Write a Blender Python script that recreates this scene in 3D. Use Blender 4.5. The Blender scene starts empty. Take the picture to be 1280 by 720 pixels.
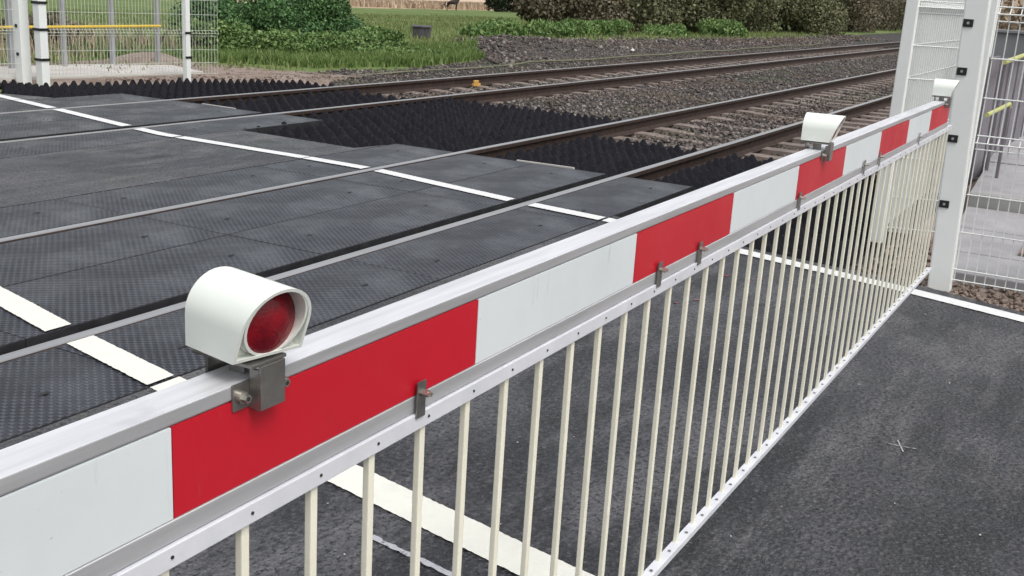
import bpy, bmesh, math, random
import numpy as np
from mathutils import Matrix, Vector, noise as mnoise
random.seed(7); rng = np.random.default_rng(7)
S = bpy.context.scene
COL = S.collection
R = math.radians

# ------------------------------------------------------------------ materials
def mat(name, color=(.5, .5, .5), rough=.6, metal=0., spec=.5):
    m = bpy.data.materials.new(name); m.use_nodes = True
    b = m.node_tree.nodes['Principled BSDF']
    b.inputs['Base Color'].default_value = (*color, 1)
    b.inputs['Roughness'].default_value = rough
    b.inputs['Metallic'].default_value = metal
    b.inputs['Specular IOR Level'].default_value = spec
    return m

class NT:
    """small wrapper for building node graphs"""
    def __init__(s, m):
        s.m = m; s.t = m.node_tree; s.b = s.t.nodes['Principled BSDF']
        s.tc = s.t.nodes.new('ShaderNodeTexCoord')
    def n(s, kind, **kw):
        nd = s.t.nodes.new(kind)
        for k, v in kw.items(): setattr(nd, k, v)
        return nd
    def link(s, a, b): s.t.links.new(a, b)
    def noise(s, scale, detail=4, rough=.55, vec=None, stretch=None):
        nd = s.n('ShaderNodeTexNoise'); nd.inputs['Scale'].default_value = scale
        nd.inputs['Detail'].default_value = detail; nd.inputs['Roughness'].default_value = rough
        src = vec or s.tc.outputs['Object']
        if stretch:
            mp = s.n('ShaderNodeMapping'); mp.inputs['Scale'].default_value = stretch
            s.link(src, mp.inputs[0]); src = mp.outputs[0]
        s.link(src, nd.inputs['Vector']); return nd.outputs['Fac']
    def ramp(s, fac, stops):
        nd = s.n('ShaderNodeValToRGB'); cr = nd.color_ramp
        while len(cr.elements) < len(stops): cr.elements.new(.5)
        for e, (p, c) in zip(cr.elements, stops):
            e.position = p; e.color = (*c, 1) if len(c) == 3 else c
        s.link(fac, nd.inputs[0]); return nd.outputs[0]
    def fr(s, fac, a, b, lo=0., hi=1.):
        nd = s.n('ShaderNodeMapRange'); nd.inputs[1].default_value = a; nd.inputs[2].default_value = b
        nd.inputs[3].default_value = lo; nd.inputs[4].default_value = hi
        s.link(fac, nd.inputs[0]); return nd.outputs[0]
    def mix(s, fac, a, b, mode='MIX'):
        nd = s.n('ShaderNodeMix', data_type='RGBA', blend_type=mode)
        for v, i in ((fac, 0), (a, 6), (b, 7)):
            if hasattr(v, 'links'): s.link(v, nd.inputs[i])
            elif i == 0: nd.inputs[0].default_value = v
            else: nd.inputs[i].default_value = (*v, 1)
        return nd.outputs[2]
    def math(s, op, a, b=None, c=None):
        nd = s.n('ShaderNodeMath', operation=op)
        for i, v in enumerate((a, b, c)):
            if v is None: continue
            if hasattr(v, 'links'): s.link(v, nd.inputs[i])
            else: nd.inputs[i].default_value = v
        return nd.outputs[0]
    def bump(s, h, strength=.5, dist=.01, prev=None):
        nd = s.n('ShaderNodeBump'); nd.inputs['Strength'].default_value = strength
        nd.inputs['Distance'].default_value = dist; s.link(h, nd.inputs['Height'])
        if prev: s.link(prev, nd.inputs['Normal'])
        return nd.outputs[0]
    def out(s, color=None, rough=None, normal=None):
        if color is not None: s.link(color, s.b.inputs['Base Color'])
        if rough is not None: s.link(rough, s.b.inputs['Roughness'])
        if normal is not None: s.link(normal, s.b.inputs['Normal'])
    def sep(s, v=None):
        nd = s.n('ShaderNodeSeparateXYZ'); s.link(v or s.tc.outputs['Object'], nd.inputs[0]); return nd.outputs

def noisy(name, c1, c2, scale=8, rough=(.5, .7), bump=.2, bscale=60, metal=0., dist=.004, stretch=None, spec=.5):
    m = mat(name, c1, metal=metal, spec=spec); t = NT(m)
    f = t.noise(scale, 6, .6, stretch=stretch)
    t.out(t.ramp(f, [(.3, c1), (.7, c2)]), t.fr(t.noise(scale * 1.7, 4), .3, .7, *rough),
          t.bump(t.noise(bscale, 4), bump, dist) if bump else None)
    return m

def make_asphalt(name='asphalt', base=(.012, .012, .016), top=(.066, .065, .073)):
    m = mat(name, base, spec=.5); t = NT(m)
    big = t.noise(.75, 4, .6); mid = t.noise(3.2, 5, .6)
    fine = t.noise(55, 4, .75); grain = t.n('ShaderNodeTexVoronoi'); grain.inputs['Scale'].default_value = 75
    t.link(t.tc.outputs['Object'], grain.inputs['Vector'])
    streak = t.noise(1.6, 5, .6, stretch=(.6, 4.5, 1))
    c = t.ramp(t.math('ADD', t.math('MULTIPLY', big, .5), t.math('MULTIPLY', mid, .5)), [(.42, base), (.60, top)])
    c = t.mix(t.fr(t.noise(1.25, 5, .68, stretch=(.55, 1.2, 1)), .50, .60, 0, .85), c, (.12, .117, .125))  # pale patches imitate sheen on the road, put into the base colour
    c = t.mix(t.fr(streak, .52, .70, 0, .7), c, (.125, .12, .125)); seam = t.noise(2.6, 5, .7, stretch=(.35, 1, 1)); c = t.mix(t.fr(seam, .44, .34, 0, .75), c, (.010, .010, .013))
    c = t.mix(t.fr(fine, .54, .70, 0, .75), c, (.15, .145, .155)); c = t.mix(t.fr(fine, .48, .40, 0, .9), c, (.005, .005, .007))
    c = t.mix(t.fr(grain.outputs['Distance'], .0, .35, .5, 0), c, (.012, .012, .014))
    r = t.fr(t.math('ADD', t.math('MULTIPLY', t.noise(.9, 5, .65), .6), t.math('MULTIPLY', mid, .4)),   .42, .58, .20, .56)
    nb = t.bump(grain.outputs['Distance'], 1, .008)
    nb = t.bump(fine, .75, .008, nb)
    t.out(c, r, nb); return m

def make_rubber():
    m = mat('studded_rubber'); t = NT(m)
    x, y, z = t.sep()[0:3]
    p = 2 * math.pi / .036
    a = t.math('COSINE', t.math('MULTIPLY', x, p)); b = t.math('COSINE', t.math('MULTIPLY', y, p * .82))
    stud = t.math('MULTIPLY', a, b)            # staggered lozenges
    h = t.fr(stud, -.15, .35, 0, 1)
    wear_sheen = t.noise(2.2, 6, .65); dust = t.noise(9, 5, .6)
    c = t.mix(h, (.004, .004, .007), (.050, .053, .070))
    c = t.mix(t.fr(wear_sheen, .50, .72, 0, .5), c, (.068, .071, .088)); c = t.mix(t.fr(t.noise(1.1, 5, .7, stretch=(.5, 2.2, 1)), .52, .40, 0, .6), c, (.012, .012, .016))  # lighter patches: worn rubber, and light sheen painted into the colour
    c = t.mix(t.fr(dust, .64, .8, 0, .4), c, (.12, .12, .125))
    r = t.fr(wear_sheen, .35, .65, .48, .26)
    nb = t.bump(h, 1, .006); nb = t.bump(t.noise(160, 2), .2, .002, nb)
    t.out(c, r, nb); return m

def make_paint(name, col=(.72, .72, .71), under=(.06, .06, .066), cut=.60):
    m = mat(name, col, .55); t = NT(m)
    f = t.noise(26, 6, .72); g = t.noise(3, 3)
    c = t.mix(t.fr(t.noise(12, 5), .45, .8, 0, .35), col, (.55, .55, .53))
    k = t.math('ADD', t.math('MULTIPLY', f, .75), t.math('MULTIPLY', g, .25))
    c = t.mix(t.fr(k, cut, cut + .05, 0, 1), c, under)
    t.out(c, None, t.bump(t.noise(120, 3), .4, .003)); return m

def make_alu(name='aluminium', c=(.80, .80, .82)):
    m = mat(name, c, .42, .35); t = NT(m)
    f = t.noise(3, 5, .6, stretch=(1.2, 20, 20)); s = t.noise(55, 4, .7)
    col = t.ramp(f, [(.3, tuple(v * .80 for v in c)), (.6, c)])
    col = t.mix(t.fr(t.noise(7, 6, .7), .58, .75, 0, .45), col, (.42, .42, .44))
    col = t.mix(t.fr(s, .70, .78, 0, .5), col, (.30, .29, .28))
    t.out(col, t.fr(f, .3, .7, .34, .5), t.bump(s, .08, .001)); return m

def leafmat(name, c1, c2, c3, rough=.55):
    m = mat(name, c1, rough, spec=.3); t = NT(m)
    g = t.n('ShaderNodeNewGeometry')
    f = t.noise(1.3, 4, .6)
    a = t.ramp(g.outputs['Random Per Island'], [(0, c1), (.55, c2), (1, c3)])
    b = t.mix(t.fr(f, .42, .66, 0, .55), a, c1)
    t.out(b)
    m.node_tree.nodes['Principled BSDF'].inputs['Transmission Weight'].default_value = 0
    return m

M = {}
M['asphalt'] = make_asphalt()
M['asphalt_far'] = make_asphalt('asphalt_infill', (.028, .028, .033), (.075, .075, .082))
M['rubber'] = make_rubber()
M['rubber_edge'] = noisy('rubber_edge', (.012, .012, .014), (.03, .03, .033), 10, (.45, .7), .3)
M['mat_rubber'] = noisy('pyramid_rubber', (.004, .004, .007), (.015, .014, .019), 7, (.6, .8), .4, 40, spec=.25)
M['paint'] = make_paint('road_paint')
M['paint_thick'] = make_paint('road_paint_cream', (.76, .75, .67), (.07, .07, .07), .655)
M['paint_thin'] = make_paint('worn_road_paint', (.42, .42, .45), (.05, .05, .055), .52)
M['alu'] = make_alu()
M['alu_shaded'] = make_alu('aluminium_shaded_side', (.46, .46, .47))  # darker copy for the boom's upright faces, shade put into the colour
def sheeting(name, c, d):
    m = mat(name, c, .42, spec=.45); t = NT(m)
    v = t.noise(2.2, 6, .65); sc = t.noise(9, 6, .75, stretch=(5, 1, .6)); sp = t.noise(140, 2, .5)
    col = t.mix(t.fr(v, .40, .72, 0, .55), c, d)
    col = t.mix(t.fr(sc, .62, .72, 0, .30), col, (.20, .19, .18))
    col = t.mix(t.fr(sp, .72, .78, 0, .35), col, (.12, .11, .10))
    t.out(col, t.fr(v, .3, .7, .34, .55), t.bump(t.noise(420, 2), .06, .001)); return m
M['red'] = noisy('red_retroreflective', (.50, .005, .016), (.42, .004, .012), 5, (.38, .5), .05, 300)
M['white_ref'] = noisy('white_retroreflective', (.60, .65, .66), (.67, .71, .71), 3, (.38, .5), .05, 300)
M['red'] = sheeting('red_retroreflective', (.50, .005, .018), (.38, .006, .016)); M['white_ref'] = sheeting('white_retroreflective', (.66, .70, .71), (.50, .54, .55))
M['cream'] = noisy('cream_painted_picket', (.85, .82, .68), (.76, .735, .60), 9, (.4, .55), .1, 90)
M['skirt_white'] = noisy('white_skirt_rail', (.72, .73, .76), (.60, .61, .65), 14, (.35, .5), .06, 120, .1)
M['lamp_white'] = noisy('lamp_housing_white', (.78, .82, .76), (.84, .86, .80), 6, (.28, .4), .04, 90)
M['steel'] = noisy('stainless_steel', (.34, .33, .31), (.22, .21, .20), 20, (.28, .45), .1, 200, .85)
M['bolt'] = noisy('bolt_steel', (.60, .58, .52), (.40, .38, .34), 60, (.25, .4), 0, 100, .9)
M['dark'] = mat('dark_hole', (.02, .02, .02), .8)
M['railtop'] = noisy('polished_rail_head', (.66, .635, .62), (.50, .48, .465), 3, (.25, .36), 0, 80, .9, stretch=(.3, 8, 8))
M['rust'] = noisy('rail_rust', (.020, .012, .009), (.052, .028, .019), 12, (.6, .85), .4, 60)
M['concrete'] = noisy('sleeper_concrete', (.14, .108, .092), (.26, .21, .18), 6, (.7, .9), .4, 50)
M['slab'] = noisy('pale_concrete', (.25, .243, .25), (.36, .35, .36), 3, (.55, .8), .25, 60)
M['slab_edge'] = noisy('grey_concrete_edge', (.24, .24, .235), (.32, .32, .31), 4, (.6, .85), .3, 60)
M['path'] = noisy('far_path_concrete', (.42, .39, .36), (.58, .55, .52), 2.5, (.6, .9), .3, 50)
M['mesh_white'] = noisy('white_coated_wire', (.72, .74, .72), (.66, .68, .66), 6, (.4, .5), 0)
M['mesh_cream'] = noisy('cream_coated_wire', (.62, .66, .58), (.54, .58, .50), 6, (.4, .5), 0)
M['post_white'] = noisy('white_coated_post', (.82, .84, .81), (.77, .79, .77), 4, (.4, .5), .03)
M['black_plastic'] = mat('black_plastic', (.012, .012, .012), .45)
M['yellow'] = noisy('yellow_handrail', (.72, .50, .03), (.62, .40, .03), 5, (.4, .5), 0)
M['orange'] = noisy('dull_orange', (.50, .25, .05), (.60, .36, .10), 20, (.5, .7), 0)
M['lime'] = noisy('lime_yellow_handrail', (.50, .52, .16), (.42, .43, .16), 5, (.4, .5), 0)
M['galv'] = noisy('galvanised_post', (.30, .31, .32), (.40, .41, .42), 8, (.45, .6), .05, 60, .3)
M['pale_slat'] = noisy('grey_paling', (.13, .12, .135), (.20, .185, .205), 5, (.6, .8), .2)
M['brownwood'] = noisy('brown_board', (.20, .13, .10), (.30, .21, .17), 5, (.7, .9), .3)
M['black_tub'] = noisy('weathered_black_tub', (.035, .03, .04), (.13, .12, .13), 6, (.6, .9), .5, 20, stretch=(3, 3, .3))
M['wall'] = noisy('far_grey_wall', (.17, .18, .185), (.22, .23, .235), .8, (.7, .9), .1)
M['cable'] = noisy('old_cable', (.10, .11, .06), (.16, .15, .10), 3, (.6, .8), 0)
M['far_hill'] = noisy('far_hill_scrub', (.20, .15, .11), (.32, .25, .18), .05, (.8, .9), 0)
M['horse'] = noisy('brown_horse_coat', (.014, .007, .005), (.022, .010, .007), 3, (.5, .6), 0)
M['horse_dark'] = mat('black_horse_hair', (.012, .009, .008), .7)
M['whitebit'] = mat('pale_litter', (.7, .7, .66), .6)
M['twig'] = noisy('brown_twig', (.05, .036, .026), (.10, .075, .055), 5, (.8, .9), 0)
M['redspray'] = make_paint('red_spray_paint', (.30, .03, .04), (.05, .05, .055), .5)

def lensmat():
    m = mat('red_lens', (.30, .004, .012), .3, spec=.3); t = NT(m)
    v = t.n('ShaderNodeTexVoronoi'); v.inputs['Scale'].default_value = 260
    t.link(t.tc.outputs['Object'], v.inputs['Vector'])
    c = t.ramp(t.noise(38, 4), [(.35, (.12, .002, .007)), (.65, (.25, .004, .013))])
    b = t.bump(v.outputs['Distance'], .4, .001)
    t.out(c, None, b)
    m.node_tree.nodes['Principled BSDF'].inputs['Coat Weight'].default_value = .1
    return m
M['lens'] = lensmat()

def ballast_mat(name, stones=False):
    m = mat(name, (.15, .13, .12), .85); t = NT(m)
    if stones:
        g = t.n('ShaderNodeNewGeometry')
        c = t.ramp(g.outputs['Random Per Island'], [(0, (.032, .026, .023)), (.45, (.088, .072, .064)), (.8, (.15, .125, .112)), (1, (.28, .245, .22))])
        gr = t.noise(.7, 4, .6)
        c = t.mix(t.fr(gr, .5, .68, 0, .5), c, (.065, .085, .04))
        rb = t.noise(.35, 4, .6)
        c = t.mix(t.fr(rb, .48, .66, 0, .6), c, (.115, .075, .06))
    else:
        v = t.n('ShaderNodeTexVoronoi'); v.inputs['Scale'].default_value = 17
        t.link(t.tc.outputs['Object'], v.inputs['Vector'])
        w = t.n('ShaderNodeTexWhiteNoise'); t.link(v.outputs['Position'], w.inputs[0])
        c = t.ramp(w.outputs[0], [(0, (.025, .022, .021)), (.5, (.07, .062, .058)), (1, (.17, .15, .14))])
        c = t.mix(t.fr(v.outputs['Distance'], .3, .6, 0, .8), c, (.02, .018, .017))
        gr = t.noise(.7, 4, .6)
        c = t.mix(t.fr(gr, .5, .68, 0, .5), c, (.07, .085, .045))
        t.out(None, None, t.bump(t.fr(v.outputs['Distance'], 0, .6, 1, 0), 1, .04))
    t.out(c); return m
M['ballast'] = ballast_mat('ballast_bed'); M['stones'] = ballast_mat('ballast_stone', True)
M['dirt'] = noisy('brown_dirt', (.17, .125, .098), (.31, .245, .205), 2.2, (.85, .95), .8, 14, dist=.04)

def field_mat():
    m = mat('field_grass', (.06, .1, .02), .9, spec=.2); t = NT(m)
    x, y, z = t.sep()[0:3]
    f = t.noise(.25, 6, .65); g = t.noise(5, 5, .7)
    c = t.ramp(f, [(.35, (.11, .16, .05)), (.55, (.16, .21, .07)), (.72, (.24, .25, .11))])
    c = t.mix(t.fr(g, .35, .7, 0, .5), c, (.05, .085, .022))
    far = t.math('MULTIPLY', t.fr(t.math('ADD', y, t.math('MULTIPLY', f, 6)), 61, 63, 0, 1), t.fr(x, 78, 84, 0, 1))
    c = t.mix(far, c, (.56, .43, .32))
    t.out(c, None, t.bump(g, .8, .06)); return m
M['field'] = field_mat()

# ------------------------------------------------------------------ mesh helpers
class MB:
    """collects faces, then builds one mesh object"""
    def __init__(s): s.v = []; s.f = []; s.mi = []; s.k = 0
    def poly(s, pts, mi=None):
        n = len(s.v); s.v += [tuple(p) for p in pts]; s.f.append(list(range(n, n + len(pts)))); s.mi.append(s.k if mi is None else mi)
    def raw(s, vs, fs, mi=None):
        n = len(s.v); s.v += [tuple(p) for p in vs]
        for f in fs: s.f.append([n + i for i in f]); s.mi.append(s.k if mi is None else mi)
    def box(s, x0, x1, y0, y1, z0, z1, mi=None):
        s.raw([(x0, y0, z0), (x1, y0, z0), (x1, y1, z0), (x0, y1, z0), (x0, y0, z1), (x1, y0, z1), (x1, y1, z1), (x0, y1, z1)],
              [(3, 2, 1, 0), (4, 5, 6, 7), (0, 1, 5, 4), (1, 2, 6, 5), (2, 3, 7, 6), (3, 0, 4, 7)], mi)
    def prism(s, poly, z0, z1, mi=None):
        n = len(poly)
        s.raw([(x, y, z0) for x, y in poly] + [(x, y, z1) for x, y in poly],
              [tuple(range(n - 1, -1, -1)), tuple(range(n, 2 * n))] + [(i, (i + 1) % n, n + (i + 1) % n, n + i) for i in range(n)], mi)
    def extr(s, prof, a, b, axis='x', mi=None, cap=True):
        """closed profile (2-D) extruded from a to b along an axis"""
        n = len(prof)
        def P(u, v, w): return (w, u, v) if axis == 'x' else ((u, w, v) if axis == 'y' else (u, v, w))
        fs = [(i, (i + 1) % n, n + (i + 1) % n, n + i) for i in range(n)]
        if cap: fs += [tuple(range(n - 1, -1, -1)), tuple(range(n, 2 * n))]
        s.raw([P(u, v, a) for u, v in prof] + [P(u, v, b) for u, v in prof], fs, mi)
    def tube(s, pts, r, n=6, mi=None):
        pts = [Vector(p) for p in pts]; rings = []
        for i, p in enumerate(pts):
            d = (pts[min(i + 1, len(pts) - 1)] - pts[max(i - 1, 0)]).normalized()
            a = d.orthogonal().normalized() if abs(d.z) > .9 else d.cross(Vector((0, 0, 1))).normalized()
            b = d.cross(a); rr = r[i] if isinstance(r, (list, tuple)) else r
            rings.append([p + (a * math.cos(2 * math.pi * k / n) + b * math.sin(2 * math.pi * k / n)) * rr for k in range(n)])
        vs = [v for g in rings for v in g]
        fs = [(i * n + k, i * n + (k + 1) % n, (i + 1) * n + (k + 1) % n, (i + 1) * n + k) for i in range(len(pts) - 1) for k in range(n)]
        fs += [tuple(range(n - 1, -1, -1)), tuple(range((len(pts) - 1) * n, len(pts) * n))]
        s.raw(vs, fs, mi)
    def build(s, name, mats, parent=None, bevel=0, smooth=False, loc=None):
        me = bpy.data.meshes.new(name); me.from_pydata(s.v, [], s.f); me.update()
        if not isinstance(mats, (list, tuple)): mats = [mats]
        for m in mats: me.materials.append(m)
        if len(mats) > 1: me.polygons.foreach_set('material_index', s.mi)
        o = bpy.data.objects.new(name, me); COL.objects.link(o)
        bm = bmesh.new(); bm.from_mesh(me); bmesh.ops.recalc_face_normals(bm, faces=bm.faces) if len(bm.faces) < 60000 else None
        if bevel:
            bmesh.ops.remove_doubles(bm, verts=bm.verts, dist=1e-5)
            bmesh.ops.bevel(bm, geom=[e for e in bm.edges if len(e.link_faces) == 2 and e.calc_face_angle(0) > .6], offset=bevel, segments=2, affect='EDGES', profile=.6)
        bm.to_mesh(me); bm.free()
        if smooth:
            me.polygons.foreach_set('use_smooth', [True] * len(me.polygons)); me.set_sharp_from_angle(angle=R(40))
        if parent: o.parent = parent
        if loc: o.location = loc
        return o
def npmesh(name, verts, faces, m, parent=None):
    """verts (n,3) array, faces (k,3|4) array"""
    me = bpy.data.meshes.new(name); k = faces.shape[1]
    me.vertices.add(len(verts)); me.vertices.foreach_set('co', verts.astype(np.float32).ravel())
    me.loops.add(faces.size); me.loops.foreach_set('vertex_index', faces.astype(np.int32).ravel())
    me.polygons.add(len(faces)); me.polygons.foreach_set('loop_start', np.arange(len(faces), dtype=np.int32) * k)
    me.update(calc_edges=True); me.materials.append(m)
    o = bpy.data.objects.new(name, me); COL.objects.link(o)
    if parent: o.parent = parent
    return o
def tag(o, label=None, cat=None, group=None, kind=None):
    for k, v in (('label', label), ('category', cat), ('group', group), ('kind', kind)):
        if v: o[k] = v
    return o
def empty(name, loc=(0, 0, 0), rz=0):
    o = bpy.data.objects.new(name, None); COL.objects.link(o); o.location = loc; o.rotation_euler.z = rz; o.empty_display_size = .2; return o
def lerp(xs, ys, x): return float(np.interp(x, xs, ys))

# ------------------------------------------------------------------ camera, light
RC = [[0.48648721979970405, 0.20648953481074717, -0.8489359557617969],
      [-0.8717469526148035, 0.17945107259994572, -0.45591069646316995],
      [0.05820168020219081, 0.9618520595997964, 0.2673072761173397]]
cd = bpy.data.cameras.new('camera'); cam = bpy.data.objects.new('camera', cd); COL.objects.link(cam)
cam.matrix_world = Matrix.Translation((0, 0, 1.4)) @ Matrix(RC).to_4x4()
cd.sensor_width = 36; cd.lens = 36 * 1361 / 1280; cd.clip_end = 2000; cd.clip_start = .05
cd.dof.use_dof = False
S.camera = cam
w = bpy.data.worlds.new('World'); S.world = w; w.use_nodes = True
wt = w.node_tree; bg = wt.nodes['Background']
sky = wt.nodes.new('ShaderNodeTexSky'); sky.sky_type = 'NISHITA'; sky.sun_disc = False
SUN_EL, SUN_AZ = R(58), R(200)
sky.sun_elevation = SUN_EL; sky.sun_rotation = SUN_AZ; sky.dust_density = 4; sky.air_density = 1.2; sky.ozone_density = .6
hs = wt.nodes.new('ShaderNodeHueSaturation'); hs.inputs['Saturation'].default_value = .30
wt.links.new(sky.outputs[0], hs.inputs['Color']); wt.links.new(hs.outputs[0], bg.inputs[0])
bg.inputs[1].default_value = .15
sl = bpy.data.lights.new('sun', 'SUN'); sl.energy = 1.0; sl.angle = R(30); sl.color = (1, .98, .95)
so = bpy.data.objects.new('sun', sl); COL.objects.link(so)
sd = Vector((math.sin(SUN_AZ) * math.cos(SUN_EL), math.cos(SUN_AZ) * math.cos(SUN_EL), math.sin(SUN_EL)))
so.rotation_euler = sd.to_track_quat('Z', 'Y').to_euler(); so.location = (0, 0, 20)
S.view_settings.view_transform = 'Standard'; S.view_settings.look = 'None'; S.view_settings.exposure = .33
S.cycles.use_denoising = True

# ------------------------------------------------------------------ the barrier
root = empty('level_crossing_barrier', (-1.75, .69, 0))
tag(root, 'lowered red and white striped boom with cream picket skirt and three white hooded lamps', 'barrier')
root.rotation_euler.y = .002
BX, BY = 1.75, -.69              # local = world + these
X0, X1 = -1.72, 5.36
YF, YB = .668, .712              # near and far face
def W(x, y=0): return x + BX, y + BY
def bxw(mb, x0, x1, y0, y1, z0, z1, mi=None): mb.box(x0 + BX, x1 + BX, y0 + BY, y1 + BY, z0, z1, mi)
b = MB()
prof = [(YF + BY, .908), (YB + BY, .908), (YB + BY, 1.0335), (YF + BY, 1.0335), (YF + BY, 1.020), (YF + .0035 + BY, 1.0185), (YF + .0035 + BY, .9295), (YF + BY, .928)]
b.extr(prof, X0 + BX, X1 + BX, 'x')
boom = b.build('boom', [M['alu'], M['alu_shaded']], root, bevel=.0012)
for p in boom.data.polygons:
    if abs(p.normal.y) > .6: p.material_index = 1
SP, SX = .521, .633
i = -5
while SX + i * SP < X1 - .05:
    a, c = max(SX + i * SP, X0), min(SX + (i + 1) * SP, 5.345)
    m = MB(); bxw(m, a, c - .0012, YF - .0002, YF + .0030, .9305, 1.0175)
    red = (i % 2 == 0)
    o = m.build('red_panel' if red else 'white_panel', M['red'] if red else M['white_ref'], root)
    i += 1
# skirt upper rail: lip and plate with bolts
m = MB(); bxw(m, X0, X1 + .12, YF - .004, YF + .016, .8855, .9065); bxw(m, X0, X1 + .12, YF + .016, YF + .036, .9035, .9065)
m.build('skirt_upper_rail', M['skirt_white'], root, bevel=.0008)
PX = [.621 + .1042 * k for k in range(-21, 47)]
def zb(x): return .262 - .017 * (x - 1.87)
x = 0
m = MB()
xa, xb = X0, 5.56
prf = [(-.012, -.016), (.034, -.016), (.034, .004), (.030, .004), (.030, -.002), (-.008, -.002), (-.008, .004), (-.012, .004)]
prf = [(-.009, -.013), (.013, -.013), (.013, .002), (-.009, .002)]
n = len(prf)
m.raw([(xa + BX, YF + u + BY, zb(xa) + v) for u, v in prf] + [(xb + BX, YF + u + BY, zb(xb) + v) for u, v in prf],
      [(i, (i + 1) % n, n + (i + 1) % n, n + i) for i in range(n)] + [tuple(range(n - 1, -1, -1)), tuple(range(n, 2 * n))])
m.build('skirt_lower_rail', M['skirt_white'], root, bevel=.0012)
for px in PX:
    if px < X0 + .03 or px > 5.50: continue
    m = MB(); lean = random.uniform(-.004, .004); px += random.uniform(-.0015, .0015)
    zt, z0 = .888, zb(px) + .001
    wv = [(px - .0056 + BX, YF + .001 + BY), (px + .0056 + BX, YF + .001 + BY), (px + .0056 + BX, YF + .0098 + BY), (px - .0056 + BX, YF + .0098 + BY)]
    m.raw([(u + lean, v, z0) for u, v in wv] + [(u, v, zt) for u, v in wv], [(3, 2, 1, 0), (4, 5, 6, 7), (0, 1, 5, 4), (1, 2, 6, 5), (2, 3, 7, 6), (3, 0, 4, 7)])
    pk = m.build('picket', M['cream'], root, bevel=.0015)
    m = MB(); m.tube([(px + .004 + BX, YF - .0036 + BY, .8965), (px + .004 + BX, YF - .0052 + BY, .8965)], .0018, 8)
    m.build('rivet', M['dark'], pk)
    m = MB(); m.tube([(px + .05 + BX, YF + BY, zb(px) + .0015), (px + .05 + BX, YF + BY, zb(px) + .0038)], .0036, 6)
    m.build('bolt', M['steel'], pk)
# clips that hang the skirt under the boom
for cx in (1.02, 1.787, 2.0, 2.745, 3.52, 3.765, 4.545, -.05, -1.0):
    m = MB(); z0 = .914
    bxw(m, cx - .009, cx + .009, YF - .0065, YF - .0045, z0 - .012, z0 + .034)
    bxw(m, cx - .009, cx + .009, YF - .0045, YF + .012, z0 - .0120, z0 - .0095)
    cl = m.build('hanger_clip', M['steel'], root, bevel=.0006)
    m = MB(); m.tube([(cx + BX, YF - .006 + BY, z0 + .020), (cx + BX, YF - .016 + BY, z0 + .020)], .0045, 6)
    m.tube([(cx + BX, YF - .016 + BY, z0 + .020), (cx + BX, YF - .020 + BY, z0 + .020)], .0028, 8)
    m.build('bolt', M['bolt'], cl)
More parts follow.
